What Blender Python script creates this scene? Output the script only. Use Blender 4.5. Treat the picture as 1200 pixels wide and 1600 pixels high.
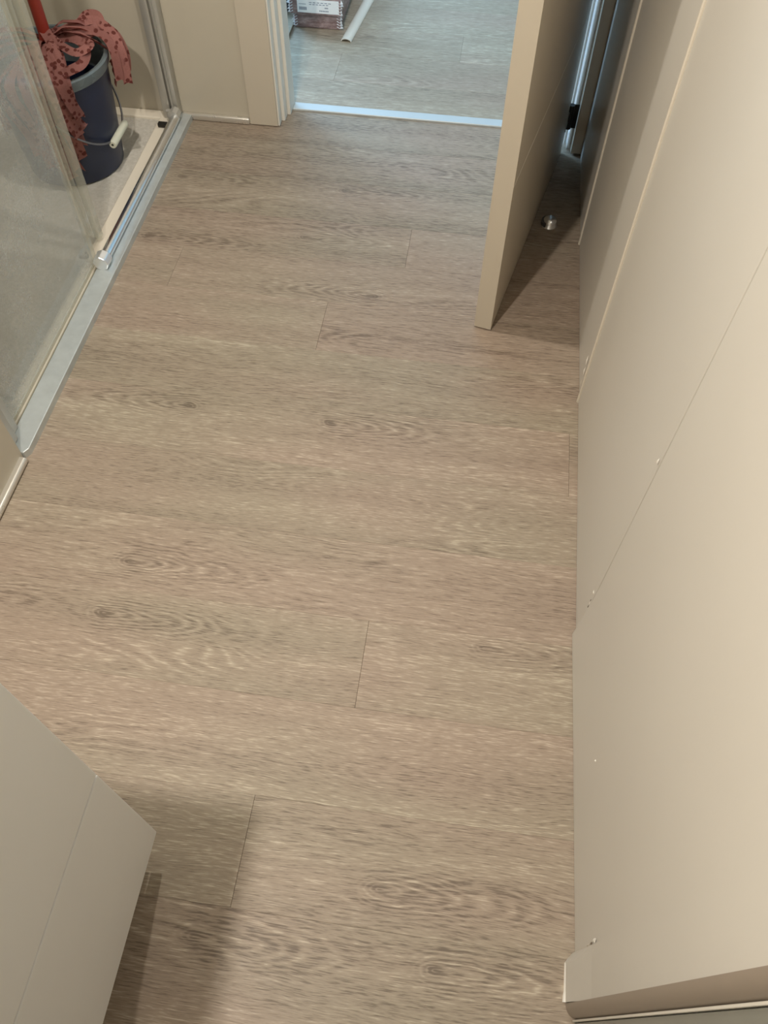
import bpy, bmesh, math, random
from mathutils import Vector, Matrix
for o in list(bpy.data.objects): bpy.data.objects.remove(o, do_unlink=True)
C = bpy.context.scene.collection
S = bpy.context.scene

# ------------------------------------------------------------------ camera
cam = bpy.data.cameras.new('camera'); co = bpy.data.objects.new('camera', cam); C.objects.link(co)
cam.sensor_fit = 'VERTICAL'; cam.sensor_height = 32.0; cam.lens = 1245.05/1600*32
cam.clip_start = 0.01
R_ = ((0.9905709, 0.13668372, 0.00931974), (0.11907148, -0.82529339, -0.55200798), (-0.06775898, 0.54791275, -0.83378674))
co.matrix_world = Matrix(((R_[0][0], -R_[1][0], -R_[2][0], 0), (R_[0][1], -R_[1][1], -R_[2][1], 0),
                          (R_[0][2], -R_[1][2], -R_[2][2], 1.4), (0, 0, 0, 1)))
S.camera = co
# ------------------------------------------------------------------ world, lights, exposure
S.view_settings.view_transform = 'Standard'; S.view_settings.look = 'None'
S.view_settings.gamma = 1; S.view_settings.exposure = 0.0
S.view_settings.use_curve_mapping = False
W = bpy.data.worlds.new('world'); S.world = W; W.use_nodes = True
W.node_tree.nodes['Background'].inputs[0].default_value = (0.62, 0.80, 1.0, 1)
W.node_tree.nodes['Background'].inputs[1].default_value = 1.0

def point(name, loc, power, col, r):
    l = bpy.data.lights.new(name, 'SPOT'); l.spot_size = math.radians(150); l.spot_blend = 0.25; l.energy = power; l.color = col; l.shadow_soft_size = r
    o = bpy.data.objects.new(name, l); C.objects.link(o); o.location = loc; return o
def area(name, loc, rot, sx, sy, power, col):
    l = bpy.data.lights.new(name, 'AREA'); l.shape = 'RECTANGLE'; l.size = sx; l.size_y = sy; l.energy = power; l.color = col
    o = bpy.data.objects.new(name, l); C.objects.link(o); o.location = loc; o.rotation_euler = rot; return o
point('mirror_lamp_light', (-0.554, 0.131, 2.0), 92.0, (1.0, 0.945, 0.865), 0.035)
point('ceiling_lamp_light', (-0.50, 1.56, 2.36), 67.0, (1.0, 0.945, 0.865), 0.03)
area('window_daylight', (-2.17, 4.10, 1.45), (0, math.radians(-90), 0), 1.3, 1.3, 132.0, (0.37, 0.655, 1.0))

# ------------------------------------------------------------------ node helpers
class NT:
    def __init__(s, name):
        s.m = bpy.data.materials.new(name); s.m.use_nodes = True; s.t = s.m.node_tree; s.t.nodes.clear()
        s.out = s.n('ShaderNodeOutputMaterial')
    def n(s, typ, **kw):
        x = s.t.nodes.new(typ)
        for k, v in kw.items(): setattr(x, k, v)
        return x
    def set(s, sock, v):
        if isinstance(v, bpy.types.NodeSocket): s.t.links.new(v, sock)
        elif isinstance(v, (tuple, list)) and len(v) == 3 and sock.type == 'RGBA': sock.default_value = (*v, 1)
        else: sock.default_value = v
    def math(s, op, a, b=0.0, c=0.0, clamp=False):
        x = s.n('ShaderNodeMath', operation=op); x.use_clamp = clamp
        s.set(x.inputs[0], a); s.set(x.inputs[1], b); s.set(x.inputs[2], c); return x.outputs[0]
    def vec(s, x, y, z=0.0):
        c = s.n('ShaderNodeCombineXYZ'); s.set(c.inputs[0], x); s.set(c.inputs[1], y); s.set(c.inputs[2], z); return c.outputs[0]
    def sep(s, v):
        c = s.n('ShaderNodeSeparateXYZ'); s.set(c.inputs[0], v); return c.outputs
    def noise(s, v, scale=1.0, detail=2.0, rough=0.5):
        x = s.n('ShaderNodeTexNoise'); s.set(x.inputs['Vector'], v); x.inputs['Scale'].default_value = scale
        x.inputs['Detail'].default_value = detail; x.inputs['Roughness'].default_value = rough; return x.outputs['Fac']
    def mix(s, f, a, b, mode='MIX'):
        x = s.n('ShaderNodeMix', data_type='RGBA', blend_type=mode)
        s.set(x.inputs[0], f); s.set(x.inputs[6], a); s.set(x.inputs[7], b); return x.outputs[2]
    def ss(s, v, a, b, lo=0.0, hi=1.0):
        x = s.n('ShaderNodeMapRange', interpolation_type='SMOOTHSTEP'); s.set(x.inputs[0], v)
        x.inputs[1].default_value = a; x.inputs[2].default_value = b; x.inputs[3].default_value = lo; x.inputs[4].default_value = hi
        return x.outputs[0]
    def obj(s): return s.n('ShaderNodeTexCoord').outputs['Object']
    def pr(s, col, rough=0.5, metal=0.0, spec=0.5, bump=None, bstr=0.1, bdist=0.001, **kw):
        p = s.n('ShaderNodeBsdfPrincipled'); s.set(p.inputs['Base Color'], col); s.set(p.inputs['Roughness'], rough)
        s.set(p.inputs['Metallic'], metal); p.inputs['Specular IOR Level'].default_value = spec
        for k, v in kw.items(): s.set(p.inputs[k.replace('_', ' ')], v)
        if bump is not None:
            b = s.n('ShaderNodeBump'); b.inputs['Strength'].default_value = bstr; b.inputs['Distance'].default_value = bdist
            s.set(b.inputs['Height'], bump); s.t.links.new(b.outputs[0], p.inputs['Normal'])
        return p.outputs[0]
    def done(s, sh): s.t.links.new(sh, s.out.inputs[0]); return s.m

def plain(name, col, rough=0.5, metal=0.0, var=0.04, scale=9.0, spec=0.5, bstr=0.03):
    t = NT(name); v = t.obj()
    n1 = t.noise(v, scale, 3, 0.6); n2 = t.noise(v, scale*40, 2, 0.5)
    c2 = tuple(c*(1-var*2) for c in col); c1 = tuple(min(1, c*(1+var)) for c in col)
    c = t.mix(n1, c2, c1)
    r = t.ss(n1, 0.2, 0.8, rough*0.92, min(1, rough*1.08))
    return t.done(t.pr(c, r, metal, spec, bump=n2, bstr=bstr, bdist=0.0006))

def wood(name, dark, mid, light, rough=0.42):
    t = NT(name)
    a = t.n('ShaderNodeAttribute', attribute_type='OBJECT', attribute_name='grain')      # seed, tone, warmth
    sd, tone, warm = t.sep(a.outputs['Vector'])
    x, y, z = t.sep(t.obj())
    off = t.math('MULTIPLY', sd, 37.0)
    # slow warp of the grain lines
    w1 = t.math('SUBTRACT', t.noise(t.vec(t.math('MULTIPLY', x, 2.2), t.math('MULTIPLY', y, 5.0), off), 1, 2), 0.5)
    w2 = t.math('SUBTRACT', t.noise(t.vec(t.math('MULTIPLY', x, 14), t.math('MULTIPLY', y, 40.0), off), 1, 1), 0.5)
    w3 = t.math('SUBTRACT', t.noise(t.vec(t.math('MULTIPLY', x, 9), t.math('MULTIPLY', y, 30.0), t.math('ADD', off, 3.0)), 1, 2), 0.5)
    yw = t.math('ADD', y, t.math('ADD', t.math('MULTIPLY', w1, 0.035), t.math('MULTIPLY', w2, 0.004)))
    # cathedral figure: contour lines of a stretched field
    f = t.noise(t.vec(t.math('MULTIPLY', x, 1.5), t.math('MULTIPLY', yw, 7.5), off), 1, 1, 0.4)
    fine = t.noise(t.vec(t.math('MULTIPLY', x, 30), t.math('MULTIPLY', yw, 260.0), off), 1, 2)
    arg = t.math('ADD', t.math('MULTIPLY', f, 210.0), t.math('MULTIPLY', fine, 2.0))
    rings = t.math('POWER', t.math('MULTIPLY', t.math('ADD', t.math('SINE', arg), 1.0), 0.5), 2.0)
    m = t.ss(t.noise(t.vec(t.math('MULTIPLY', x, 1.8), t.math('MULTIPLY', y, 9.0), t.math('ADD', off, 9.0)), 1, 1), 0.52, 0.68)
    fig = t.math('MULTIPLY', rings, m)
    kn = None; core = None; halo = None
    for nm in ('knot', 'second_knot'):
        k = t.n('ShaderNodeAttribute', attribute_type='OBJECT', attribute_name=nm)
        kx, ky, ks = t.sep(k.outputs['Vector'])
        sg = t.math('SIGN', ks); st = t.math('ABSOLUTE', ks)
        dx = t.math('MULTIPLY', t.math('SUBTRACT', x, kx), sg)
        dy = t.math('SUBTRACT', y, ky)
        dy = t.math('ADD', dy, t.math('MULTIPLY', w2, 0.010))
        ex = t.math('ADD', t.math('MULTIPLY', t.math('MAXIMUM', dx, 0.0), 0.14), t.math('MULTIPLY', t.math('MINIMUM', dx, 0.0), 0.55))
        d = t.math('SQRT', t.math('ADD', t.math('MULTIPLY', ex, ex), t.math('MULTIPLY', dy, dy)))
        dn = t.math('ADD', t.math('POWER', t.math('MULTIPLY', d, 230.0), 0.88), t.math('ADD', t.math('MULTIPLY', w1, 3.0), t.math('ADD', t.math('MULTIPLY', w3, 1.8), t.math('MULTIPLY', fine, 0.5))))
        r = t.math('POWER', t.math('MULTIPLY', t.math('ADD', t.math('SINE', t.math('MULTIPLY', dn, 6.283/1.05)), 1.0), 0.5), 1.7)
        fade = t.math('MULTIPLY', t.math('MULTIPLY', t.ss(d, 0.022, 0.056, 1.0, 0.0), t.ss(dx, -0.05, 0.01)), st)
        r = t.math('MULTIPLY', r, fade)
        ex2 = t.math('MULTIPLY', dx, 0.5)
        d2 = t.math('SQRT', t.math('ADD', t.math('MULTIPLY', ex2, ex2), t.math('MULTIPLY', dy, dy)))
        c_ = t.math('MULTIPLY', t.ss(d2, 0.001, 0.013, 1.0, 0.0), st)
        kn = r if kn is None else t.math('ADD', kn, r)
        core = c_ if core is None else t.math('ADD', core, c_)
        halo = fade if halo is None else t.math('ADD', halo, fade)
    # fine straight pores
    p1 = t.noise(t.vec(t.math('MULTIPLY', x, 22), t.math('MULTIPLY', yw, 400.0), off), 1, 3, 0.6)
    p2 = t.noise(t.vec(t.math('MULTIPLY', x, 55), t.math('MULTIPLY', yw, 620.0), off), 1, 2, 0.5)
    band = t.noise(t.vec(t.math('MULTIPLY', x, 1.1), t.math('MULTIPLY', yw, 16.0), t.math('ADD', off, 4.0)), 1, 2, 0.55)
    v = t.math('ADD', t.math('MULTIPLY', t.math('SUBTRACT', p1, 0.5), 1.75), t.math('MULTIPLY', t.math('SUBTRACT', p2, 0.5), 1.5))
    v = t.math('ADD', v, t.math('MULTIPLY', t.math('SUBTRACT', band, 0.5), 0.85))
    v = t.math('ADD', v, t.math('MULTIPLY', fig, 0.36))
    v = t.math('ADD', v, t.math('MULTIPLY', kn, 0.55))
    v = t.math('SUBTRACT', v, t.math('MULTIPLY', halo, 0.34))
    v = t.math('SUBTRACT', v, t.math('MULTIPLY', m, 0.16))
    v = t.math('SUBTRACT', v, t.math('MULTIPLY', core, 0.55))
    v = t.math('ADD', v, tone)
    lo = t.ss(v, -0.75, 0.0); hi = t.ss(v, 0.0, 0.85)
    c = t.mix(hi, t.mix(lo, dark, mid), light)
    hue = t.noise(t.vec(t.math('MULTIPLY', x, 1.6), t.math('MULTIPLY', y, 5.0), t.math('ADD', off, 2.0)), 1, 1)
    c = t.mix(t.ss(t.math('ADD', hue, warm), 0.3, 0.7), t.mix(1.0, c, (0.98, 1.0, 0.95), 'MULTIPLY'), t.mix(1.0, c, (1.03, 0.98, 0.96), 'MULTIPLY'))
    rg = t.ss(p1, 0.2, 0.8, rough+0.06, rough-0.05)
    return t.done(t.pr(c, rg, 0, 0.32, bump=t.math('ADD', p1, t.math('MULTIPLY', p2, 0.5)), bstr=0.25, bdist=0.0005))

M = {}
M['floor'] = wood('oak_plank', (0.155, 0.119, 0.090), (0.318, 0.257, 0.198), (0.56, 0.485, 0.385), 0.50)
M['subfloor'] = plain('dark_joint', (0.17, 0.13, 0.10), 0.8)
M['panel'] = plain('beige_laminate', (0.60, 0.562, 0.495), 0.42, var=0.02, scale=3.0)
M['panel_edge'] = plain('beige_edge_band', (0.66, 0.595, 0.49), 0.4, var=0.02)
M['chip'] = plain('white_core_and_glint', (0.86, 0.82, 0.74), 0.8)
M['joint'] = plain('joint_shadow_gap', (0.16, 0.125, 0.09), 0.85)
M['plaster'] = plain('white_plaster', (0.74, 0.72, 0.67), 0.8)
M['wallb'] = plain('beige_wall_board', (0.52, 0.47, 0.375), 0.45, var=0.02, scale=4.0)
M['casing'] = plain('beige_door_lacquer', (0.56, 0.495, 0.395), 0.4, var=0.02, scale=3.0)
M['casing_white'] = plain('pale_door_lining', (0.72, 0.68, 0.60), 0.4, var=0.02)
M['cabinet'] = plain('pale_grey_laminate', (0.80, 0.80, 0.79), 0.45, var=0.02, scale=4)
M['worktop'] = plain('white_worktop', (0.75, 0.74, 0.71), 0.3)
M['chrome'] = plain('polished_chrome', (0.86, 0.88, 0.90), 0.23, 1.0, var=0.01)
M['alu'] = plain('brushed_aluminium', (0.52, 0.50, 0.45), 0.42, 0.45, var=0.05, scale=25)
M['alu_dull'] = plain('stained_aluminium', (0.60, 0.64, 0.635), 0.38, 0.5, var=0.10, scale=30)
M['gloss_white'] = plain('gloss_white_lacquer', (0.88, 0.89, 0.90), 0.15)
M['chrome_cap'] = plain('bright_satin_chrome', (0.92, 0.94, 0.96), 0.3, 0.85)
M['satin'] = plain('satin_steel', (0.66, 0.62, 0.55), 0.28, 0.6, var=0.03)
M['thresh'] = plain('pale_threshold_metal', (0.52, 0.55, 0.55), 0.35, 0.25, var=0.02)
M['black'] = plain('dark_metal', (0.035, 0.033, 0.03), 0.4, 0.6)
M['navy'] = plain('navy_plastic', (0.016, 0.023, 0.052), 0.38, var=0.1)
M['rim'] = plain('grey_plastic', (0.13, 0.16, 0.17), 0.28, var=0.05)
M['grip'] = plain('cream_plastic', (0.62, 0.62, 0.50), 0.45)
M['red'] = plain('red_handle_paint', (0.27, 0.030, 0.018), 0.35)
M['tray_rim'] = plain('cream_acrylic', (0.78, 0.71, 0.59), 0.3, var=0.015)
M['wire'] = plain('steel_wire', (0.25, 0.25, 0.27), 0.35, 1.0)
M['seal'] = None
M['jamb'] = plain('taupe_frame_lacquer', (0.29, 0.235, 0.185), 0.38, var=0.05, scale=12)
M['greyleaf'] = plain('grey_green_leaf', (0.20, 0.20, 0.17), 0.25, var=0.03)
M['pack_dark'] = plain('dark_board', (0.06, 0.065, 0.07), 0.6)
M['ink'] = plain('grey_ink', (0.22, 0.25, 0.32), 0.7)
M['paper'] = plain('white_label_paper', (0.85, 0.86, 0.88), 0.6, var=0.04, scale=60)
M['olive'] = plain('dark_olive_strip', (0.20, 0.19, 0.12), 0.7, var=0.2, scale=30)
M['rubber'] = plain('rubber_ring', (0.09, 0.085, 0.08), 0.7)

def mat_tray():
    t = NT('speckled_tray'); v = t.obj()
    n = t.noise(v, 90, 3, 0.7); b = t.noise(v, 7, 3, 0.6)
    c = t.mix(t.ss(n, 0.35, 0.7), (0.50, 0.465, 0.40), (0.60, 0.565, 0.50))
    c = t.mix(t.ss(b, 0.5, 0.75, 0, 0.45), c, (0.42, 0.39, 0.34))
    return t.done(t.pr(c, 0.55, bump=n, bstr=0.3, bdist=0.001))
M['tray'] = mat_tray()
def mat_mop():
    t = NT('spotted_pink_cloth'); v = t.obj()
    vo = t.n('ShaderNodeTexVoronoi'); vo.inputs['Scale'].default_value = 70; t.set(vo.inputs['Vector'], v)
    wob = t.noise(v, 120, 2)
    d = t.math('ADD', vo.outputs['Distance'], t.math('MULTIPLY', wob, 0.22))
    f = t.ss(d, 0.46, 0.56, 1.0, 0.0)
    big = t.ss(t.noise(v, 14, 1), 0.40, 0.48)
    f = t.math('MULTIPLY', f, big)
    base = t.mix(t.noise(v, 300, 2), (0.44, 0.19, 0.165), (0.58, 0.28, 0.245))
    oi = t.n('ShaderNodeObjectInfo'); base = t.mix(t.ss(oi.outputs['Random'], 0.0, 1.0, 0.0, 0.38), base, (0.26, 0.10, 0.085))
    c = t.mix(f, base, (0.21, 0.062, 0.052))
    return t.done(t.pr(c, 0.9, spec=0.15, bump=t.noise(v, 700, 2), bstr=0.5, bdist=0.001))
M['mop'] = mat_mop()
def mat_glass(name, haze, col, stain=True):
    t = NT(name); v = t.obj()
    tr = t.n('ShaderNodeBsdfTransparent'); tr.inputs[0].default_value = (0.985, 0.99, 0.985, 1)
    df = t.n('ShaderNodeBsdfDiffuse'); t.set(df.inputs[0], col)
    tl = t.n('ShaderNodeBsdfTranslucent'); t.set(tl.inputs[0], col)
    gl = t.n('ShaderNodeBsdfGlossy'); gl.inputs['Roughness'].default_value = 0.06
    m0 = t.n('ShaderNodeMixShader'); m0.inputs[0].default_value = 0.45
    t.t.links.new(df.outputs[0], m0.inputs[1]); t.t.links.new(tl.outputs[0], m0.inputs[2])
    n = t.noise(v, 6.0, 4, 0.65); n2 = t.noise(v, 240, 2, 0.6)
    h = t.math('MULTIPLY', t.ss(n, 0.25, 0.75, 0.75, 1.3), haze) if stain else haze
    if stain: h = t.math('MULTIPLY', h, t.ss(n2, 0.3, 0.7, 0.88, 1.12))
    m1 = t.n('ShaderNodeMixShader'); t.set(m1.inputs[0], h)
    t.t.links.new(tr.outputs[0], m1.inputs[1]); t.t.links.new(m0.outputs[0], m1.inputs[2])
    fr = t.n('ShaderNodeFresnel'); fr.inputs[0].default_value = 1.35; ge = t.n('ShaderNodeNewGeometry')
    m2 = t.n('ShaderNodeMixShader'); t.set(m2.inputs[0], t.math('MULTIPLY', fr.outputs[0], t.math('SUBTRACT', 1.0, ge.outputs['Backfacing'])))
    t.t.links.new(m1.outputs[0], m2.inputs[1]); t.t.links.new(gl.outputs[0], m2.inputs[2])
    return t.done(m2.outputs[0])
M['glass'] = mat_glass('limescaled_shower_glass', 0.25, (0.84, 0.87, 0.86))
M['glass2'] = mat_glass('clearer_shower_glass', 0.04, (0.78, 0.82, 0.75))
M['seal'] = mat_glass('clear_seal_plastic', 0.30, (0.78, 0.76, 0.64), False)
M['wrap'] = mat_glass('shrink_wrap_film', 0.12, (0.85, 0.85, 0.88), False)
def mat_pack():
    t = NT('wrapped_cardboard'); x, y, z = t.sep(t.obj())
    n = t.noise(t.vec(t.math('MULTIPLY', x, 18), t.math('MULTIPLY', y, 18), t.math('MULTIPLY', z, 70)), 1, 4, 0.7)
    c = t.mix(t.ss(n, 0.35, 0.72), (0.20, 0.125, 0.12), (0.46, 0.34, 0.33))
    return t.done(t.pr(c, 0.25, bump=n, bstr=0.5, bdist=0.004))
M['pack'] = mat_pack()

# ------------------------------------------------------------------ geometry helpers
def add_box(bm, x0, x1, y0, y1, z0, z1, bev=0.0, seg=2):
    r = bmesh.ops.create_cube(bm, size=1.0); vs = r['verts']
    for v in vs: v.co = Vector((x0+(v.co.x+.5)*(x1-x0), y0+(v.co.y+.5)*(y1-y0), z0+(v.co.z+.5)*(z1-z0)))
    if bev > 0:
        es = list({e for v in vs for e in v.link_edges})
        bmesh.ops.bevel(bm, geom=es, offset=bev, segments=seg, affect='EDGES', profile=0.5)
    return bm
def BM(): return bmesh.new()
def box(x0, x1, y0, y1, z0, z1, bev=0.0, seg=2): return add_box(BM(), x0, x1, y0, y1, z0, z1, bev, seg)
def add_cyl(bm, a, b, r, n=24, r2=None, caps=True):
    a = Vector(a); b = Vector(b); d = (b-a); L = d.length
    q = Vector((0, 0, 1)).rotation_difference(d.normalized())
    bmesh.ops.create_cone(bm, cap_ends=caps, segments=n, radius1=r, radius2=r if r2 is None else r2, depth=L,
                          matrix=Matrix.Translation((a+b)/2) @ q.to_matrix().to_4x4())
    return bm
def add_tube(bm, pts, r, n=12):
    pts = [Vector(p) for p in pts]; rings = []; up = Vector((0.13, 0.21, 1)).normalized()
    for i, p in enumerate(pts):
        t = (pts[min(i+1, len(pts)-1)]-pts[max(i-1, 0)]).normalized()
        a = t.cross(up)
        if a.length < 1e-4: a = t.cross(Vector((1, 0, 0)))
        a.normalize(); b = t.cross(a)
        rings.append([bm.verts.new(p+a*r*math.cos(2*math.pi*k/n)+b*r*math.sin(2*math.pi*k/n)) for k in range(n)])
    for i in range(len(rings)-1):
        for k in range(n): bm.faces.new((rings[i][k], rings[i][(k+1) % n], rings[i+1][(k+1) % n], rings[i+1][k]))
    bm.faces.new(rings[0][::-1]); bm.faces.new(rings[-1]); return bm
def add_lathe(bm, prof, c, n=48):
    rings = []
    for r, z in prof:
        rings.append([bm.verts.new((c[0]+r*math.cos(2*math.pi*k/n), c[1]+r*math.sin(2*math.pi*k/n), c[2]+z)) for k in range(n)] if r > 1e-5
                     else [bm.verts.new((c[0], c[1], c[2]+z))])
    for i in range(len(rings)-1):
        A, B = rings[i], rings[i+1]
        for k in range(n):
            k2 = (k+1) % n
            if len(A) == 1 and len(B) == 1: continue
            if len(A) == 1: bm.faces.new((A[0], B[k2], B[k]))
            elif len(B) == 1: bm.faces.new((A[k], A[k2], B[0]))
            else: bm.faces.new((A[k], A[k2], B[k2], B[k]))
    return bm
def add_prism(bm, poly, z0, z1):
    a = [bm.verts.new((x, y, z0)) for x, y in poly]; b = [bm.verts.new((x, y, z1)) for x, y in poly]; n = len(poly)
    for i in range(n): bm.faces.new((a[i], a[(i+1) % n], b[(i+1) % n], b[i]))
    bm.faces.new(a[::-1]); bm.faces.new(b); return bm
def obj(name, bm, m, parent=None, smooth=False, angle=35, origin=None):
    bmesh.ops.recalc_face_normals(bm, faces=bm.faces[:])
    me = bpy.data.meshes.new(name)
    if origin is not None:
        for v in bm.verts: v.co -= Vector(origin)
    bm.to_mesh(me); bm.free(); me.materials.append(m)
    if smooth:
        for p in me.polygons: p.use_smooth = True
        me.set_sharp_from_angle(angle=math.radians(angle))
    o = bpy.data.objects.new(name, me); C.objects.link(o)
    if origin is not None: o.location = origin
    if parent: o.parent = parent
    return o
def tag(o, label, cat, group=None):
    o['label'] = label; o['category'] = cat
    if group: o['group'] = group
    return o
def struct(o, label, cat): o['kind'] = 'structure'; o['label'] = label; o['category'] = cat; return o
def empty(name, loc=(0, 0, 0)):
    o = bpy.data.objects.new(name, None); C.objects.link(o); o.location = loc; o.empty_display_size = 0.05; return o

# ------------------------------------------------------------------ floor of the bathroom: planks
rnd = random.Random(5)
fl = obj('floor', box(-0.93, 0.36, -1.30, 2.39, -0.06, -0.004), M['subfloor'])
struct(fl, 'pale taupe oak-look plank floor running across the bathroom', 'floor')
def plank(parent, x0, x1, y0, y1, tone, warm, knots, gap=0.00022, seed=None, zt=0.0):
    bm = box(x0+gap, x1-gap, y0+gap*0.35, y1-gap*0.35, -0.004, zt, 0.00025, 1)
    cx, cy = (x0+x1)/2, (y0+y1)/2
    o = obj('plank', bm, M['floor'], parent, origin=(cx, cy, 0))
    o['grain'] = (rnd.random() if seed is None else seed, tone, warm)
    ks = [(kx-cx, ky-cy, s) for kx, ky, s in knots if x0-0.1 < kx < x1+0.1 and y0 < ky < y1]
    ks += [(9.0, 9.0, 0.0)]*(2-len(ks))
    o['knot'] = tuple(float(q) for q in ks[0]); o['second_knot'] = tuple(float(q) for q in ks[1]); return o
KN = [(-0.60, 1.147, -0.9), (-0.269, 1.143, 0.9), (-0.298, 0.095, 0.7), (0.078, 0.099, 1.0), (-0.023, 0.200, 0.9),
      (-0.605, 0.730, 0.9), (-0.62, 0.610, 0.9), (0.117, 0.640, 0.7), (-0.855, 1.999, 0.7), (-0.375, 2.000, 0.6), (-0.235, 1.575, -0.8),
      (-0.87, 1.725, 0.8), (0.16, 1.60, 0.6), (-0.45, 1.78, 0.7)]
edges = [-1.26, -1.085, -0.91, -0.735, -0.56, -0.385, -0.21, -0.035, 0.141, 0.316, 0.491, 0.666, 0.841, 1.016, 1.19, 1.365, 1.535, 1.695, 1.855, 2.035, 2.21, 2.386]
seam = {8: -0.252, 10: -0.108, 13: 0.272, 15: -0.343, 16: -0.765, 17: -0.165, 5: 0.1, 3: -0.4, 1: -0.2}
tones = {8: (0.10, -0.06), 9: (0.05, 0.05), 10: (0.0, 0.04), 11: (-0.02, 0.0), 12: (0.0, 0), 13: (0.04, 0), 14: (-0.06, 0), 15: (-0.02, -0.08), 16: (-0.06, -0.05), 17: (-0.14, -0.03), 18: (-0.18, -0.1), 19: (-0.22, -0.1), 20: (-0.2, -0.05)}  # rows nearest the doorway toned darker to paint in the dimmer light there
warms = {8: 0.0, 9: 0.05, 10: 0.0, 11: 0.12, 12: 0.0, 13: 0.05, 14: -0.05, 15: 0.05, 16: 0.08, 17: 0.1}
for i in range(len(edges)-1):
    xs = [-0.925, 0.345]
    if i in seam: xs.insert(1, seam[i])
    tt = tones.get(i, (0.0, 0.0))
    for j in range(len(xs)-1):
        plank(fl, xs[j], xs[j+1], edges[i], edges[i+1], tt[min(j, 1)], warms.get(i, 0.0), KN)

# ------------------------------------------------------------------ floor of the next room
fl2 = obj('floor', box(-2.2, 2.0, 2.40, 5.0, -0.06, -0.004), M['subfloor'])
struct(fl2, 'blue-lit oak-look plank floor of the room beyond the doorway', 'floor')
y = 2.405; i = 0
while y < 4.99:
    y1 = min(y+0.175, 5.0); x = -2.2 - [0.1, 0.75, 0.35, 1.0][i % 4] + 0.0
    while x < 2.0:
        a, b = max(x, -2.2), min(x+1.22, 2.0)
        if b-a > 0.02: plank(fl2, a, b, y, y1, rnd.uniform(-0.08, 0.08), -0.1, [], seed=rnd.random())
        x += 1.22
    y = y1; i += 1

# ------------------------------------------------------------------ walls and ceiling
CE = 2.5
wl = obj('wall_left', box(-2.0, -0.915, -1.30, 0.948, -0.004, CE), M['wallb']); struct(wl, 'beige wall at the left, below the shower screen', 'wall')
ws = obj('wall_shower', box(-2.0, -1.86, 0.948, 2.297, -0.06, CE), M['wallb']); struct(ws, 'beige wall on the far side of the shower', 'wall')
wb = obj('wall_back', box(-2.0, -0.640, 2.297, 2.395, -0.06, CE), M['wallb'])
struct(wb, 'beige back wall between shower and doorway', 'wall')
obj('lintel', box(-0.640, 0.262, 2.297, 2.395, 2.09, CE), M['wallb'], wb)
wb2 = obj('wall_doorway', box(0.280, 2.0, 2.300, 2.395, -0.06, CE), M['wallb']); struct(wb2, 'beige stub of back wall right of the doorway', 'wall')
wn = obj('wall_near', box(-0.915, 0.6, -1.40, -1.30, -0.06, CE), M['plaster']); struct(wn, 'pale wall behind the viewer', 'wall')
ce = obj('ceiling', box(-2.2, 2.0, -1.4, 5.1, CE, CE+0.08), M['plaster']); struct(ce, 'white plaster ceiling', 'ceiling')
bm = BM()
for b in ((-2.28, -2.2, 2.395, 3.4, -0.06, CE), (-2.28, -2.2, 4.8, 5.1, -0.06, CE), (-2.28, -2.2, 3.4, 4.8, -0.06, 0.75), (-2.28, -2.2, 3.4, 4.8, 2.15, CE)): add_box(bm, *b)
w3 = obj('wall_far_left', bm, M['plaster']); struct(w3, 'white left wall of the next room around its window', 'wall')
w4 = obj('wall_far_right', box(2.0, 2.08, 2.395, 5.1, -0.06, CE), M['plaster']); struct(w4, 'white right wall of the next room', 'wall')
bm = box(-2.2, 2.0, 5.0, 5.1, -0.06, CE)
w5 = obj('wall_far', bm, M['plaster']); struct(w5, 'white far wall of the next room', 'wall')
wi = empty('window_1', (-2.24, 4.10, 0.75)); wi.rotation_euler = (0, 0, math.radians(90)); struct(wi, 'white framed window in the left wall of the next room', 'window')
bm = BM()
for b in ((-0.70, -0.65, -0.03, 0.03, 0, 1.4), (0.65, 0.70, -0.03, 0.03, 0, 1.4), (-0.65, 0.65, -0.03, 0.03, 0, 0.05), (-0.65, 0.65, -0.03, 0.03, 1.35, 1.4), (-0.025, 0.025, -0.03, 0.03, 0.05, 1.35)): add_box(bm, *b, 0.004)
obj('window_frame', bm, M['plaster'], wi)
t = NT('window_pane'); tr = t.n('ShaderNodeBsdfTransparent'); PANE = t.done(tr.outputs[0])
for s in (-1, 1): obj('pane', box(min(s*0.03, s*0.65), max(s*0.03, s*0.65), -0.004, 0.004, 0.05, 1.35), PANE, wi)

# right wall: dark backing and laminate panels standing a little unevenly
wr = obj('wall_right', box(0.305, 0.36, 0.085, 2.300, 0.0, CE), M['joint']); struct(wr, 'beige laminate panelled wall along the right side', 'wall')
def wall_panel(y0, y1, xa, xb, g=0.0012):
    bm = BM(); poly = [(xa, y0+g), (xb, y1-g), (0.305, y1-g), (0.305, y0+g)]
    add_prism(bm, poly, 0.0025, CE-0.002)
    es = [e for e in bm.edges if abs((e.verts[0].co-e.verts[1].co).z) > 1 and e.verts[0].co.x < 0.3]
    bmesh.ops.bevel(bm, geom=es, offset=0.0012, segments=2, affect='EDGES', profile=0.5)
    return obj('wall_panel', bm, M['panel'], wr)
bm = BM(); ya, yb = 0.1535, 0.6922; ys = [ya+(yb-ya)*k/10 for k in range(11)]; zs_ = [0.0025, 0.03, 0.06, 0.10, 0.15, 0.2, CE-0.002]
g_ = [[bm.verts.new((0.2895-(0.0078*max(0.0, 1-z_/0.18)**1.3+0.0005)*(yy-ya)/(yb-ya), yy, z_)) for z_ in zs_] for yy in ys]
h_ = [[bm.verts.new((0.305, yy, z_)) for z_ in (zs_[0], zs_[-1])] for yy in (ya, yb)]
for i in range(10):
    for k in range(len(zs_)-1): bm.faces.new((g_[i][k], g_[i+1][k], g_[i+1][k+1], g_[i][k+1]))
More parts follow.
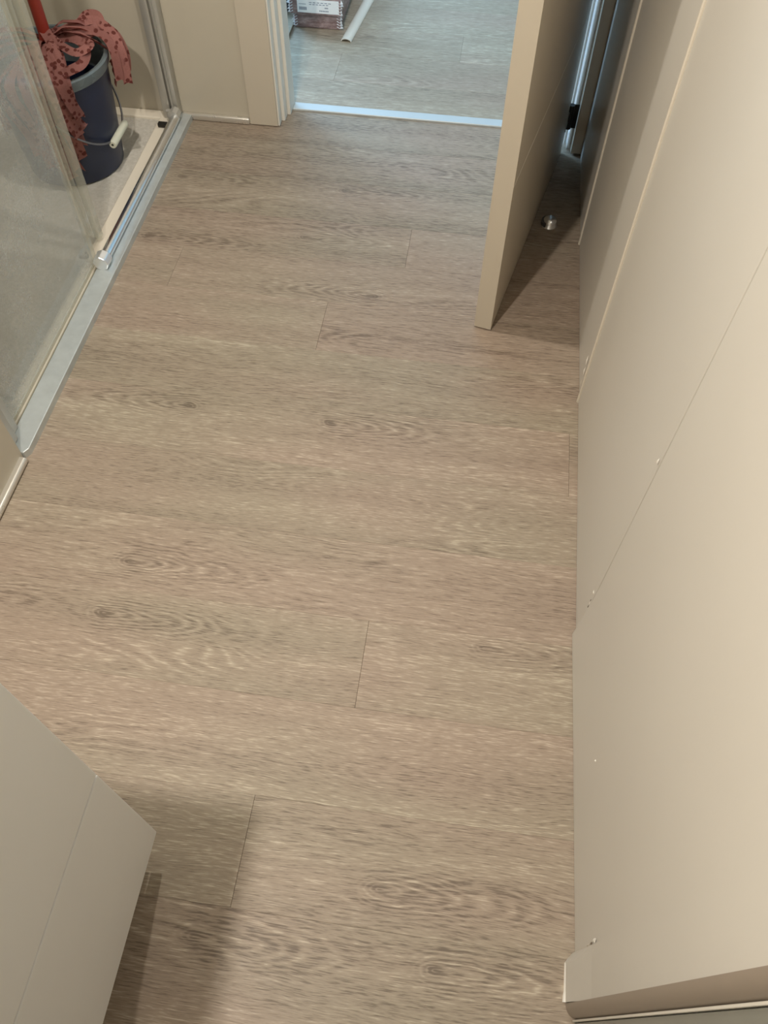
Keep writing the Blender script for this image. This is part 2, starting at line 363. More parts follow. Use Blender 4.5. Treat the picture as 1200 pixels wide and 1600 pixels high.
bm.faces.new(g_[0]+[h_[0][1], h_[0][0]]); bm.faces.new(g_[-1][::-1]+[h_[1][0], h_[1][1]])
bm.faces.new([r_[0] for r_ in g_]+[h_[1][0], h_[0][0]]); bm.faces.new([r_[-1] for r_ in g_]+[h_[1][1], h_[0][1]]); bm.faces.new((h_[0][0], h_[0][1], h_[1][1], h_[1][0]))
obj('wall_panel', bm, M['panel'], wr)
wall_panel(0.6940, 1.288, 0.2885, 0.2915, 0.0004)
wall_panel(1.288, 1.858, 0.2935, 0.2930, 0.0004)
wall_panel(1.858, 2.298, 0.2945, 0.2945)
# corner panel whose foot flares out past the near end
bm = BM(); ys = [0.0850, 0.0852, 0.12, 0.1375, 0.1445, 0.1525]; zs_ = [0.0, 0.02, 0.05, 0.085, 0.13, 0.2, CE-0.002]
def flare(yy, z_):
    f_ = 1.0 if yy < 0.139 else (0.62 if yy < 0.146 else 0.0)
    return 0.2868-0.0123*f_*max(0.0, 1-z_/0.16)**1.4
g_ = [[bm.verts.new((flare(yy, z_), yy, z_)) for z_ in zs_] for yy in ys]; h_ = [[bm.verts.new((0.305, yy, z_)) for z_ in (zs_[0], zs_[-1])] for yy in (ys[0], ys[-1])]
for i in range(len(ys)-1):
    for k in range(len(zs_)-1): bm.faces.new((g_[i][k], g_[i+1][k], g_[i+1][k+1], g_[i][k+1]))
bm.faces.new([q for q in g_[0]]+[h_[0][1], h_[0][0]]); bm.faces.new([q for q in g_[-1]][::-1]+[h_[1][0], h_[1][1]])
bm.faces.new([r_[0] for r_ in g_]+[h_[1][0], h_[0][0]]); bm.faces.new([r_[-1] for r_ in g_]+[h_[1][1], h_[0][1]]); bm.faces.new((h_[0][0], h_[0][1], h_[1][1], h_[1][0]))
obj('wall_panel', bm, M['panel'], wr)
bm = BM(); pv = None
for yy, w_ in ((0.1372, 0.0006), (0.12, 0.0010), (0.10, 0.0013), (0.094, 0.0022), (0.0848, 0.0030)):
    cur = [bm.verts.new((flare(yy, 0)-w_, yy, 0.0)), bm.verts.new((flare(yy, 0.004)-w_*0.6, yy, 0.004)), bm.verts.new((flare(yy, 0.006)+0.0005, yy, 0.006)), bm.verts.new((flare(yy, 0)+0.001, yy, 0.0))]
    if pv:
        for k in range(4): bm.faces.new((pv[k], pv[(k+1) % 4], cur[(k+1) % 4], cur[k]))
    else: bm.faces.new(cur)
    pv = cur
bm.faces.new(pv[::-1])
obj('corner_edge', bm, M['chip'], wr)['label'] = 'worn white lower edge of the corner panel'
# proud edge bands along two joints
for (yj, x0) in ((1.288, 0.2885), (1.860, 0.2905)):
    bm = BM(); add_prism(bm, [(x0+0.0006, yj-0.004), (x0-0.0014, yj-0.0015), (x0-0.0016, yj+0.001), (x0+0.002, yj+0.004), (0.300, yj+0.004), (0.300, yj-0.004)], 0.001, CE-0.003)
    obj('edge_band', bm, M['panel_edge'], wr)['label'] = 'pale raised edge band on the panel joint'
def chip(y, z, w, h, x=0.2895, seed=1, m='chip'):
    r = random.Random(seed); bm = BM(); n = 9; ring = []
    for k in range(n):
        a = 2*math.pi*k/n; q = 1.5*r.uniform(0.5, 1.0)
        ring.append(bm.verts.new((x+0.0004, y+w*q*math.cos(a), z+h*q*math.sin(a))))
    c = bm.verts.new((x-0.0016, y, z))
    for k in range(n): bm.faces.new((ring[k], ring[(k+1) % n], c))
    bm.faces.new(ring[::-1]); return bm
def chips(lst, label):
    for k, (y, z, w, h, x, m) in enumerate(lst):
        o = obj('chip', chip(y, z, w, h, x, k*7+int(z*1000)), M[m], wr)
        o['label'] = label
chips([(0.705, 0.150, 0.0050, 0.007, 0.2888, 'chip'), (0.701, 0.128, 0.0016, 0.006, 0.2890, 'joint'), (0.699, 0.108, 0.0016, 0.009, 0.2890, 'joint'),
       (0.698, 0.075, 0.0022, 0.012, 0.2890, 'panel_edge'), (0.7005, 0.118, 0.0018, 0.006, 0.2890, 'chip')], 'small chip at the foot of a joint')
chips([(0.157, 0.138, 0.0030, 0.010, 0.2878, 'chip'), (0.1545, 0.120, 0.0024, 0.004, 0.2880, 'joint'), (0.1545, 0.10, 0.0018, 0.008, 0.2882, 'panel_edge'),
       (0.153, 0.07, 0.0014, 0.012, 0.2884, 'panel_edge'), (0.40, 0.17, 0.0018, 0.0022, 0.2845, 'chip')], 'small chip near the corner panel')
chips([(1.327, 0.098, 0.0022, 0.014, 0.2902, 'chip'), (1.322, 0.07, 0.0024, 0.012, 0.2902, 'chip'), (1.316, 0.035, 0.0022, 0.014, 0.2902, 'panel_edge'),
       (0.70, 0.54, 0.0016, 0.006, 0.2866, 'chip')], 'small pale chip beside the edge band')

# second door, at the near end of the right wall
d2 = empty('door_2', (0.30, 0.03, 0)); struct(d2, 'grey-green door with taupe frame post at the bottom right corner', 'door')
rr = 0.018; prof = [(0.06, 0.0536), (-0.0236, 0.0536)]
for k in range(9):
    a = math.radians(180+k*90/8); prof.append((-0.0236+rr+rr*math.cos(a), 0.0525+rr*math.sin(a)))
prof += [(0.06, 0.0345), (9, 9)]
bm = BM(); add_prism(bm, prof[:-1], 0.0, 2.1); obj('frame_post', bm, M['jamb'], d2, smooth=True, angle=40)
obj('seal_strip', box(-0.0135, 0.01, 0.0312, 0.0342, 0.0, 2.1, 0.001), M['casing_white'], d2)['label'] = 'thin pale seal strip'
obj('door_leaf', box(-0.012, 0.028, -0.80, 0.0305, 0.004, 2.08, 0.002), M['greyleaf'], d2)
wrn = obj('wall_right_near', box(0.325, 0.42, -1.30, 0.0, 0, CE), M['wallb']); struct(wrn, 'wall around the near right door', 'wall')

# ------------------------------------------------------------------ door leaf standing open
P = Vector((0.0740, 1.492, 0)); Q = Vector((0.2362, 2.284, 0)); u = (Q-P).normalized(); nrm = Vector((-u.y, u.x, 0))
L = (Q-P).length; TH = 0.0425
def leaf_poly(a0, a1, t0, t1): return [tuple((P+u*a+nrm*t)[:2]) for a, t in ((a0, t0), (a1, t0), (a1, t1), (a0, t1))]
d1 = empty('door_1', (P.x, P.y, 0)); struct(d1, 'beige door leaf standing open toward the right wall', 'door')
def shift(bm):
    for v in bm.verts: v.co -= Vector((P.x, P.y, 0))
    return bm
zz = [0.004, 0.398, 0.402, 1.22, 1.224, 2.05]
bm = BM(); add_prism(bm, leaf_poly(0.0008, L, 0.0022, TH-0.0022), 0.004, 2.05); obj('core', shift(bm), M['casing'], d1)
for a, b in ((0.004, 0.3988), (0.4012, 1.2188), (1.2212, 2.05)):
    for t0, t1 in ((0, 0.0022), (TH-0.0022, TH)):
        bm = BM(); add_prism(bm, leaf_poly(0.0008, L, t0, t1), a, b); obj('face_panel', shift(bm), M['casing'], d1)
bm = BM(); add_prism(bm, leaf_poly(-0.0004, 0.0008, 0.0, TH), 0.004, 2.05); obj('edge_band', shift(bm), M['casing'], d1)
for z in (0.4, 1.22):  # pale strip paints the light caught by the groove
    bm = BM(); add_prism(bm, leaf_poly(0.0008, L, -0.0003, 0.0008), z-0.0016, z+0.0016)
    obj('groove_highlight', shift(bm), M['chip'], d1)['label'] = 'groove line across the leaf, painted pale as if catching light'
# hinges: barrel and leaves
for zc in (0.115, 1.05, 1.85):
    bm = BM(); add_cyl(bm, (0.2405, 2.279, zc-0.035), (0.2405, 2.279, zc+0.035), 0.0085, 20)
    add_box(bm, 0.232, 0.262, 2.281, 2.284, zc-0.035, zc+0.035, 0.0005)
    h = obj('hinge', shift(bm), M['black'], d1, smooth=True); h['label'] = 'dark hinge'
    bm = BM(); add_cyl(bm, (0.233, 2.2690, zc-0.042), (0.233, 2.2690, zc+0.02), 0.0032, 12)
    obj('hinge_pin', shift(bm), M['chrome'], h).matrix_parent_inverse = Matrix()
# ------------------------------------------------------------------ door lining and casing
jr = empty('trim_1', (0.27, 2.30, 0)); struct(jr, 'beige door lining on the hinge side, behind the open door', 'trim')
obj('lining', box(0.262-0.27, 0.281-0.27, -0.006, 0.125, 0.0, 2.09, 0.001), M['casing'], jr)
obj('front_casing', box(0.264-0.27, 0.2943-0.27, -0.023, -0.004, 0.004, 2.14, 0.0015), M['casing'], jr)
obj('stop_lath', box(0.252-0.27, 0.262-0.27, 0.006, 0.115, 0.0, 2.09, 0.001), M['gloss_white'], jr)
bm = BM(); add_cyl(bm, (-0.014, 0.004, 0.012), (-0.014, 0.004, 2.08), 0.0045, 16)  # white rods added to give the bright daylight streak in the hinge gap
add_cyl(bm, (-0.026, 0.012, 0.012), (-0.026, 0.012, 2.08), 0.0040, 16)
obj('gap_streak_rods', bm, M['gloss_white'], jr, smooth=True)['label'] = 'glossy pale rods added for the bright streak of light in the hinge gap'
jl = empty('trim_2', (-0.68, 2.29, 0)); struct(jl, 'beige door casing and stepped lining left of the doorway', 'trim')
def T2(x0, x1, y0, y1, z0, z1, b, nm, m): return obj(nm, box(x0+0.68, x1+0.68, y0-2.29, y1-2.29, z0, z1, b, 3), M[m], jl)
T2(-0.720, -0.6325, 2.2865, 2.2975, 0.002, 2.15, 0.0015, 'front_casing', 'casing')
T2(-0.6405, -0.6275, 2.2980, 2.4000, 0.0, 2.09, 0.003, 'lining', 'casing_white')
T2(-0.6325, -0.6265, 2.2880, 2.3020, 0.002, 2.09, 0.0025, 'corner_bead', 'casing_white')
T2(-0.6285, -0.6170, 2.3210, 2.4000, 0.0, 2.09, 0.0025, 'stop_lath', 'casing_white')
T2(-0.6180, -0.6070, 2.3580, 2.4250, 0.0, 2.09, 0.0025, 'inner_lath', 'casing_white')
T2(-0.7000, -0.6150, 2.3960, 2.4150, 0.0, 2.15, 0.001, 'rear_casing', 'casing_white')
th = obj('trim_3', box(-0.607, 0.262, 2.386, 2.424, -0.003, 0.006, 0.0028, 3), M['thresh']); struct(th, 'pale metal threshold strip across the doorway', 'trim')
# baseboards
bm = BM(); add_box(bm, -0.934, -0.7205, 2.2825, 2.2968, 0.0, 0.020, 0.005, 4)
b1 = obj('baseboard_back', bm, M['satin'], smooth=True, angle=50); struct(b1, 'narrow shiny skirting strip on the back wall', 'baseboard')
bm = BM(); add_cyl(bm, (-0.9075, -0.10, 0.0085), (-0.9075, 0.938, 0.0085), 0.0085, 20); add_box(bm, -0.915, -0.9075, -0.10, 0.938, 0.0, 0.017)
b2 = obj('baseboard_left', bm, M['satin'], smooth=True, angle=50); struct(b2, 'narrow rounded metal skirting on the left wall', 'baseboard')

# ------------------------------------------------------------------ shower tray
tr_ = empty('shower_tray', (-1.4, 1.62, 0)); tag(tr_, 'cream shower tray with speckled grey-beige floor behind the metal track', 'shower tray')
def TR(x0, x1, y0, y1, z0, z1, b, nm, m): return obj(nm, box(x0+1.4, x1+1.4, y0-1.62, y1-1.62, z0, z1, b, 3), M[m], tr_)
TR(-1.858, -0.99, 0.985, 2.262, -0.03, 0.009, 0.002, 'tray_floor', 'tray')
TR(-0.997, -0.9600, 0.950, 2.296, -0.03, 0.0165, 0.004, 'rim', 'tray_rim')
TR(-1.858, -0.990, 2.255, 2.296, -0.03, 0.0165, 0.004, 'rim', 'tray_rim')
TR(-1.858, -0.990, 0.950, 0.992, -0.03, 0.0165, 0.004, 'rim', 'tray_rim')
TR(-1.858, -1.820, 0.990, 2.257, -0.03, 0.0165, 0.004, 'rim', 'tray_rim')

# ------------------------------------------------------------------ shower screen
sc = empty('shower_screen', (-0.93, 1.6, 0)); tag(sc, 'hazy glass shower screen with aluminium track and chrome rail', 'shower screen')
def SH(bm):
    for v in bm.verts: v.co -= Vector((-0.93, 1.6, 0))
    return bm
bm = BM()
add_prism(bm, [(-0.9025, 0.962), (-0.9025, 2.2815), (-0.9535, 2.2965), (-0.9535, 1.016), (-0.9480, 1.012), (-0.9480, 0.985), (-0.9300, 0.949), (-0.9100, 0.949)], 0.0, 0.019)
es = [e for e in bm.edges if e.verts[0].co.z > 0.01 and e.verts[1].co.z > 0.01]
bmesh.ops.bevel(bm, geom=es, offset=0.0015, segments=2, affect='EDGES', profile=0.5)
obj('track', SH(bm), M['alu_dull'], sc)
bm = BM(); add_cyl(bm, (-0.9375, 1.578, 0.0325), (-0.9375, 2.235, 0.0325), 0.0136, 32); obj('rail', SH(bm), M['chrome'], sc, smooth=True)['label'] = 'round chrome rail'
bm = BM(); add_cyl(bm, (-0.9370, 1.548, 0.0365), (-0.9370, 1.582, 0.0365), 0.0205, 8)
bmesh.ops.bevel(bm, geom=bm.edges[:], offset=0.002, segments=2, affect='EDGES', profile=0.5)
obj('end_cap', SH(bm), M['chrome_cap'], sc)['label'] = 'faceted chrome end cap of the rail'
bm = BM(); add_cyl(bm, (-0.940, 2.225, 0.040), (-0.940, 2.255, 0.040), 0.017, 8); add_cyl(bm, (-0.957, 2.24, 0.035), (-0.957, 2.24, 0.052), 0.008, 12)
obj('end_bracket', SH(bm), M['alu'], sc)
obj('rail_block', SH(box(-0.985, -0.950, 2.200, 2.216, 0.019, 0.030, 0.002)), M['black'], sc)['label'] = 'small dark guide block'
bm = BM(); add_box(bm, -0.981, -0.957, 2.255, 2.2965, 0.012, 2.0, 0.002); add_box(bm, -0.957, -0.934, 2.262, 2.2965, 0.019, 2.0, 0.004)
add_box(bm, -0.948, -0.945, 2.252, 2.262, 0.019, 2.0)
obj('wall_profile', SH(bm), M['alu'], sc, smooth=True, angle=40)
bm = BM(); add_box(bm, -0.972, -0.935, 0.949, 0.985, 0.019, 2.0, 0.003); add_box(bm, -0.969, -0.948, 0.985, 1.016, 0.019, 2.0, 0.002)
obj('wall_profile', SH(bm), M['alu'], sc, smooth=True, angle=40)
obj('fixed_pane', SH(box(-0.966, -0.960, 1.000, 1.563, 0.028, 1.98, 0.001)), M['glass'], sc)
obj('sliding_pane', SH(box(-0.986, -0.980, 1.110, 1.660, 0.028, 1.98, 0.001)), M['glass2'], sc)
obj('edge_seal', SH(box(-0.9675, -0.9585, 1.563, 1.580, 0.028, 1.98, 0.002)), M['seal'], sc)
obj('edge_seal', SH(box(-0.992, -0.974, 1.655, 1.676, 0.026, 1.98, 0.003)), M['seal'], sc)
obj('edge_seal', SH(box(-0.990, -0.978, 1.620, 1.632, 0.060, 1.98, 0.002)), M['seal'], sc)
obj('bottom_seal', SH(box(-0.9665, -0.9600, 1.016, 1.563, 0.0200, 0.030, 0.001)), M['seal'], sc)
for yy in (1.075, 1.560):
    bm = BM(); add_cyl(bm, (-0.975, yy, 0.050), (-0.990, yy, 0.050), 0.010, 24); add_cyl(bm, (-0.970, yy, 0.050), (-0.975, yy, 0.050), 0.006, 20)
    obj('roller', SH(bm), M['alu'], sc, smooth=True)

obj('track_gap_strip', SH(box(-0.9604, -0.9532, 1.0, 2.29, 0.0, 0.010, 0.001)), M['olive'], sc)  # dark olive strip filling the gap between track and tray rim
# ------------------------------------------------------------------ bucket
BX, BY, BZ = -1.172, 2.015, 0.0095
RB, RT, BH = 0.132, 0.160, 0.300
bk = empty('bucket', (BX, BY, BZ)); tag(bk, 'navy plastic bucket with grey rim standing in the shower tray', 'bucket')
bm = BM(); add_lathe(bm, [(0, 0), (RB-0.006, 0), (RB, 0.004), (RB+0.002, 0.02), (RT-0.002, BH-0.02), (RT-0.006, BH-0.02), (RB-0.004, 0.012), (0, 0.012)], (0, 0, 0))
obj('body', bm, M['navy'], bk, smooth=True)
bm = BM(); add_lathe(bm, [(RT-0.005, BH-0.03), (RT+0.001, BH-0.03), (RT+0.005, BH-0.02), (RT+0.007, BH-0.004), (RT+0.003, BH), (RT-0.004, BH-0.001), (RT-0.008, BH-0.02), (RT-0.012, BH-0.09), (RT-0.014, BH-0.09), (RT-0.007, BH-0.03)], (0, 0, 0))
obj('rim', bm, M['rim'], bk, smooth=True)
dirv = Vector((0.60, 0.0, -0.80)); ctr = Vector((0, 0, BH-0.02)); pts = []
for k in range(41):
    a = math.pi*k/40; s_ = math.sin(a)**0.75
    pts.append(ctr+Vector((0, 1, 0))*math.cos(a)*(RT+0.008)+dirv*s_*0.232+Vector((0.01, 0, 0))*s_)
bl = obj('bail', add_tube(BM(), pts, 0.0028, 10), M['wire'], bk, smooth=True); bl['label'] = 'thin wire carrying handle'
mid = pts[20]; bm = BM()
add_lathe(bm, [(0.0035, -0.055), (0.0095, -0.055), (0.0105, -0.05), (0.0105, 0.05), (0.0095, 0.055), (0.0035, 0.055)], (0, 0, 0), 20)
for v in bm.verts: v.co = Vector((v.co.x, v.co.z, v.co.y))+mid
obj('grip', bm, M['grip'], bl, smooth=True)['label'] = 'cream tubular grip'
for s in (-1, 1):
    bm = BM(); add_cyl(bm, (0, s*(RT-0.003), BH-0.022), (0, s*(RT+0.012), BH-0.022), 0.013, 20); obj('ear', bm, M['rim'], bk, smooth=True)

# ------------------------------------------------------------------ mop
mp = empty('mop', (-1.150, 2.02, 0.30)); tag(mp, 'string mop with pink red-spotted strips and red handle draped over the bucket', 'mop')
O = Vector((-1.150, 2.02, 0.30))
bm = BM(); add_cyl(bm, (0, 0, 0.045), (-0.004, 0.004, 1.15), 0.0155, 24); obj('handle', bm, M['red'], mp, smooth=True)['label'] = 'red handle pole'
bm = BM(); add_lathe(bm, [(0, -0.02), (0.022, -0.015), (0.024, 0.02), (0.020, 0.045), (0.0165, 0.06), (0.0158, 0.06)], (0, 0, 0), 28); obj('socket', bm, M['red'], mp, smooth=True)
def ribbon(ang, zend, w, sweep=0.0, lift=0.0, twist=0.0, r0=0.02, fold=0.0, seed=0, out=0.0):
    r = random.Random(seed); bm = BM(); prev = None; N = 26
    ctl = [(r0, 0.055+lift), (0.055, 0.068+lift), (0.105, 0.060+lift*0.8), (RT-0.008, 0.032+lift*0.5), (RT+0.012, 0.014+lift*0.3), (RT+0.018+out, -0.03), (None, zend)]
    path = []
    for i in range(N+1):
        tt = i/N
        if tt < 0.5:
            q = tt/0.5*5; k = min(int(q), 4); f = q-k; f = f*f*(3-2*f)*0.5+f*0.5
            rr_ = ctl[k][0]*(1-f)+ctl[k+1][0]*f; z = ctl[k][1]*(1-f)+ctl[k+1][1]*f
        else:
            f = (tt-0.5)/0.5; z = -0.03*(1-f)+zend*f
            zb = z+O.z-BZ; rr_ = RB+(RT-RB)*max(0, zb)/BH+0.013+out*(1-f*0.4)+0.003*math.sin(f*7+seed)
        a = math.radians(ang+sweep*tt*tt)
        path.append((rr_, z, a))
    cxo, cyo = BX-O.x, BY-O.y
    for i, (rr_, z, a) in enumerate(path):
        tt = i/N; tn = Vector((-math.sin(a), math.cos(a), 0)); rd = Vector((math.cos(a), math.sin(a), 0))
        c = Vector((cxo, cyo, 0))*min(1, tt*3)+rd*rr_+Vector((0, 0, z)) + tn*0.006*math.sin(tt*9+seed*1.7)
        tw = twist*math.sin(tt*5+seed)
        sd = (tn*math.cos(tw)+(Vector((0, 0, 1))*(1 if tt < 0.45 else 0)+rd*0.35)*math.sin(tw)).normalized()
        nn = rd*0.6+Vector((0, 0, 1))*(0.8 if tt < 0.45 else 0)
        ww = w*(0.6+0.4*min(1, tt*3)); cur = []
        for j in range(5):
            s_ = (j/4-0.5)
            p = c+sd*ww*s_+nn*(0.003*math.cos(s_*6.28+fold))
            if i == N: p.z += (0.010*(0.5-abs(s_))*2 if seed % 2 else 0.014*s_)
            cur.append(bm.verts.new(p))
        if prev:
            for j in range(4): bm.faces.new((prev[j], prev[j+1], cur[j+1], cur[j]))
        prev = cur
    bmesh.ops.solidify(bm, geom=bm.faces[:], thickness=0.002)
    return obj('mop_strip', bm, M['mop'], mp, smooth=True, angle=60)
spec = [(-112, -0.18, 0.032, 14), (-98, -0.22, 0.032, 14), (-86, -0.25, 0.034, 16), (-78, -0.235, 0.030, 14), (-68, -0.20, 0.034, 12), (-60, -0.165, 0.032, 10), (-54, -0.115, 0.030, 8),
        (-50, -0.085, 0.026, 2), (-4, 0.0, 0.024, 4), (14, -0.085, 0.026, 8), (22, -0.10, 0.024, 10), (32, -0.06, 0.026, 6), (-130, -0.13, 0.03, 5), (-146, -0.16, 0.03, 5), (-165, -0.12, 0.03, 4), (175, -0.1, 0.03, 4)]
for k, (a, ze, w, sw) in enumerate(spec):
    if k == 8: continue
    ribbon(a, ze, w, sw, lift=0.006*(k % 4)-0.018+(0.012 if 9 <= k <= 11 else 0), twist=0.5 if k % 3 == 0 else 0.25, seed=k, fold=k, out=0.003*(k % 3))
# looped strips lying on top
def loop_strip(pts, w, seed):
    bm = BM(); prev = None; P_ = [Vector(p) for p in pts]; N = 30
    def cat(t):
        n = len(P_)-1; q = t*n; k = min(int(q), n-1); f = q-k
        p0, p1, p2, p3 = P_[max(k-1, 0)], P_[k], P_[k+1], P_[min(k+2, n)]
        return 0.5*((2*p1)+(-p0+p2)*f+(2*p0-5*p1+4*p2-p3)*f*f+(-p0+3*p1-3*p2+p3)*f**3)
    for i in range(N+1):
        c = cat(i/N); d = (cat(min(1, i/N+0.01))-cat(max(0, i/N-0.01))).normalized()
        sd = d.cross(Vector((0.35, -0.6, 0.9)).normalized()).normalized()
        cur = [bm.verts.new(c+sd*w*(j/3-0.5)+Vector((0, 0, 0.002*math.cos(j*2+seed)))) for j in range(4)]
        if prev:
            for j in range(3): bm.faces.new((prev[j], prev[j+1], cur[j+1], cur[j]))
        prev = cur
    bmesh.ops.solidify(bm, geom=bm.faces[:], thickness=0.002)
    return obj('mop_strip', bm, M['mop'], mp, smooth=True, angle=60)
loop_strip([(0.02, 0, 0.05), (0.07, 0.0, 0.055), (0.115, -0.03, 0.05), (0.12, -0.08, 0.035), (0.08, -0.13, 0.025), (0.06, -0.168, -0.02)], 0.024, 1)
loop_strip([(0.02, -0.01, 0.06), (0.06, -0.04, 0.055), (0.10, -0.055, 0.05), (0.13, -0.04, 0.06), (0.11, 0.0, 0.05), (0.05, 0.02, 0.045)], 0.022, 2)
loop_strip([(0.0, 0.02, 0.045), (0.05, 0.05, 0.060), (0.10, 0.08, 0.068), (0.15, 0.06, 0.055), (0.178, 0.035, 0.02), (0.180, 0.025, -0.065)], 0.024, 3)
loop_strip([(0.01, 0.01, 0.05), (0.06, 0.03, 0.055), (0.10, 0.04, 0.060), (0.14, 0.04, 0.050), (0.165, 0.02, 0.02), (0.166, 0.01, -0.05)], 0.022, 4)
loop_strip([(0.0, 0.0, 0.075), (0.04, -0.05, 0.06), (0.05, -0.10, 0.05), (0.03, -0.15, 0.025), (0.025, -0.175, -0.02), (0.03, -0.175, -0.09)], 0.028, 5)

loop_strip([(0.01, 0.02, 0.05), (0.06, 0.06, 0.045), (0.11, 0.075, 0.05), (0.15, 0.075, 0.035), (0.172, 0.06, -0.005), (0.170, 0.05, -0.045)], 0.03, 6)
loop_strip([(0.02, 0.03, 0.04), (0.06, 0.08, 0.05), (0.08, 0.10, 0.065), (0.11, 0.09, 0.07), (0.12, 0.06, 0.055), (0.08, 0.03, 0.05)], 0.028, 7)
loop_strip([(0.02, -0.02, 0.05), (0.05, -0.06, 0.045), (0.075, -0.11, 0.035), (0.085, -0.148, 0.02), (0.095, -0.150, -0.03), (0.10, -0.135, -0.075)], 0.030, 8)
loop_strip([(0.0, -0.02, 0.05), (0.02, -0.07, 0.055), (0.04, -0.12, 0.045), (0.06, -0.163, 0.02), (0.075, -0.158, -0.06), (0.085, -0.140, -0.125)], 0.032, 9)
# ------------------------------------------------------------------ vanity cabinet
X1, Y1 = -0.377, 0.222
cb = empty('vanity_cabinet', (-0.65, -0.25, 0.08)); tag(cb, 'pale grey wall-hung vanity cabinet with two deep drawers, bottom left', 'cabinet')
def CB(x0, x1, y0, y1, z0, z1, b, nm, m, par=None):
    o = obj(nm, box(x0+0.65, x1+0.65, y0+0.25, y1+0.25, z0-0.08, z1-0.08, b, 2), M[m], cb); return o
CB(-0.913, X1-0.021, -0.72, Y1, 0.081, 0.800, 0.001, 'carcass', 'cabinet')
d = CB(X1-0.018, X1, -0.718, Y1, 0.081, 0.4008, 0.0012, 'drawer', 'cabinet')
d = CB(X1-0.018, X1, -0.718, Y1, 0.4046, 0.800, 0.0012, 'drawer', 'cabinet')
CB(X1-0.0185, X1-0.004, Y1-0.004, Y1+0.0005, 0.4010, 0.4046, 0.0003, 'edge_chip', 'chip')['label'] = 'white chipped corner at the drawer gap'
CB(-0.913, X1+0.004, -0.73, Y1+0.004, 0.801, 0.86, 0.004, 'worktop', 'worktop')
bm = BM(); add_lathe(bm, [(0.0, 0.0), (0.14, 0.0), (0.19, 0.05), (0.20, 0.10), (0.19, 0.10), (0.18, 0.055), (0.13, 0.012), (0, 0.012)], (0.02, 0.0, 0.782), 40)
obj('basin', bm, M['worktop'], cb, smooth=True)

# ------------------------------------------------------------------ floor door stop
ds = empty('door_stop', (0.209, 1.930, 0)); tag(ds, 'small half-round chrome door stop screwed to the floor behind the door', 'door stop')
bm = BM(); add_lathe(bm, [(0.0, 0.0), (0.0225, 0.0), (0.0225, 0.004), (0.0205, 0.006), (0.0195, 0.016), (0.016, 0.022), (0.010, 0.026), (0, 0.0275)], (0, 0, 0), 40)
obj('dome', bm, M['chrome'], ds, smooth=True, angle=50)
bm = BM(); r_ = 0.0215
add_prism(bm, [(-0.002+r_*math.cos(math.radians(a)), r_*math.sin(math.radians(a))) for a in range(120, 241, 10)], 0.005, 0.017)
obj('bumper', bm, M['rubber'], ds)

# ------------------------------------------------------------------ next room: packs of planks, loose plank, moulding
grp = 'wrapped packs of floor planks'
zs = 0.0
packs = []
for k, (x0, x1, y0, h, lab) in enumerate(((-0.704, -0.542, 2.905, 0.050, 'shrink-wrapped brown pack of planks, lowest of the stack beyond the doorway'),
                                          (-0.714, -0.536, 2.890, 0.052, 'shrink-wrapped pack with white printed label, lying on the lowest pack'))):
    pk = empty('plank_pack', ((x0+x1)/2, y0, zs)); tag(pk, lab, 'pack of planks', grp)
    w = x1-x0
    bm = box(-w/2, w/2, 0.0, 1.25, 0.001, h, 0.003, 2); obj('carton', bm, M['pack'], pk)
    r = random.Random(k+3)
    for s in (-1, 1):
        bm = BM()
        for q in range(5):
            zc = 0.006+q*0.009; yy = -0.004
            tri = [bm.verts.new((s*(w/2-0.002), yy+0.003, zc)), bm.verts.new((s*(w/2+r.uniform(0.004, 0.012)), yy+r.uniform(-0.006, 0.004), zc+0.004)), bm.verts.new((s*(w/2-0.002), yy+0.02, zc+0.009)), bm.verts.new((s*(w/2-0.012), yy, zc+0.006))]
            bm.faces.new(tri)
        obj('film_fold', bm, M['paper'], pk)['kind'] = 'stuff'
    if k == 1:
        lb = obj('label', box(-0.062, w/2-0.006, -0.0012, -0.0002, 0.008, h-0.002), M['paper'], pk); lb['label'] = 'white printed label'
        bm = BM()
        for (a, b, c, e) in ((-0.055, -0.028, 0.016, 0.026), (0.015, 0.048, 0.014, 0.018), (0.034, 0.046, 0.024, 0.028), (-0.055, -0.030, 0.034, 0.036), (-0.02, 0.05, 0.034, 0.036), (-0.02, 0.06, 0.040, 0.042)):
            n = 6
            for q in range(n):
                xa = a+(b-a)*q/n; add_box(bm, xa, xa+(b-a)/n*0.7, -0.0016, -0.0011, c, e)
        obj('print', bm, M['ink'], lb)
    zs += h
for k, (x0, x1, y0, h, lab) in enumerate(((-0.708, -0.540, 2.900, 0.052, 'shrink-wrapped pack of planks above the labelled pack'),)):
    pk = empty('plank_pack', ((x0+x1)/2, y0, zs)); tag(pk, lab, 'pack of planks', grp); w = x1-x0
    obj('carton', box(-w/2, w/2, 0.0, 1.25, 0.001, h, 0.003, 2), M['pack'], pk)
lp = obj('loose_plank', box(-0.09, 0.09, 0.0, 1.22, 0.0, 0.009, 0.001), M['floor'], origin=(0, 0, 0)); lp.location = (-0.800, 2.822, 0.0005)
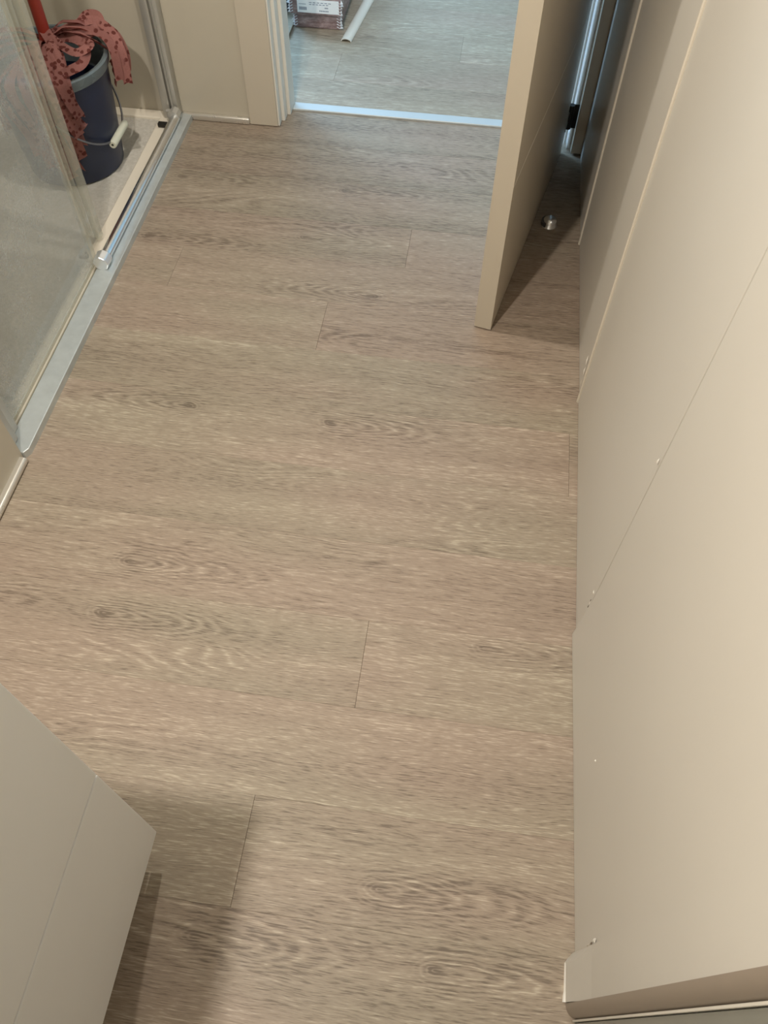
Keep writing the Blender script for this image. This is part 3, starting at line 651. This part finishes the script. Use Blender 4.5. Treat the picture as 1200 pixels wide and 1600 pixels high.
lp['grain'] = (0.3, 0.12, -0.2); lp['knot'] = (9.0, 9.0, 0.0); lp['second_knot'] = (9.0, 9.0, 0.0)
tag(lp, 'loose blue-grey floor plank lying left of the wrapped packs', 'plank')
db = obj('dark_board', box(-0.06, 0.0, 0.0, 0.05, 0.0, 0.5, 0.002), M['pack_dark']); db.location = (-0.742, 2.985, 0.010)
tag(db, 'dark upright board seen at the left edge of the doorway', 'board')
ms = BM(); prev = None; cs = []
for k in range(9):
    a = math.pi*k/8; cs.append((0.0185*math.cos(a), 0.010*math.sin(a)))
for k in range(8, -1, -1):
    a = math.pi*k/8; cs.append((0.0160*math.cos(a), 0.0075*math.sin(a)))
dA = Vector((-0.510, 2.830, 0)); dB = Vector((-0.475, 3.145, 0)); dd = (dB-dA).normalized(); nn = Vector((dd.y, -dd.x, 0))
rings = []
for Lk in (0.0, 1.6):
    rings.append([ms.verts.new(dd*Lk+nn*a+Vector((0, 0, b+0.001))) for a, b in cs])
n = len(cs)
for k in range(n): ms.faces.new((rings[0][k], rings[0][(k+1) % n], rings[1][(k+1) % n], rings[1][k]))
ms.faces.new(rings[0]); ms.faces.new(rings[1][::-1])
mo = obj('moulding_strip', ms, M['casing_white'], smooth=True, angle=40); mo.location = dA
tag(mo, 'curved white moulding strip lying on the blue-lit floor beside the packs', 'moulding')

# ------------------------------------------------------------------ lamps (above the frame)
cl = empty('ceiling_lamp', (-0.50, 1.56, CE)); tag(cl, 'round ceiling lamp over the bathroom floor, above the frame', 'ceiling lamp')
bm = BM(); add_lathe(bm, [(0, 0), (0.06, 0), (0.06, -0.015), (0.045, -0.03), (0, -0.03)], (0, 0, 0), 32); obj('canopy', bm, M['plaster'], cl, smooth=True)
ml = empty('mirror_lamp', (-0.915, 0.131, 2.06)); tag(ml, 'arm lamp over the vanity, above the frame', 'lamp')
bm = BM(); add_box(bm, 0.0, 0.015, -0.04, 0.04, -0.03, 0.03, 0.003); add_box(bm, 0.01, 0.37, -0.012, 0.012, 0.0, 0.012, 0.002); obj('arm', bm, M['chrome'], ml)
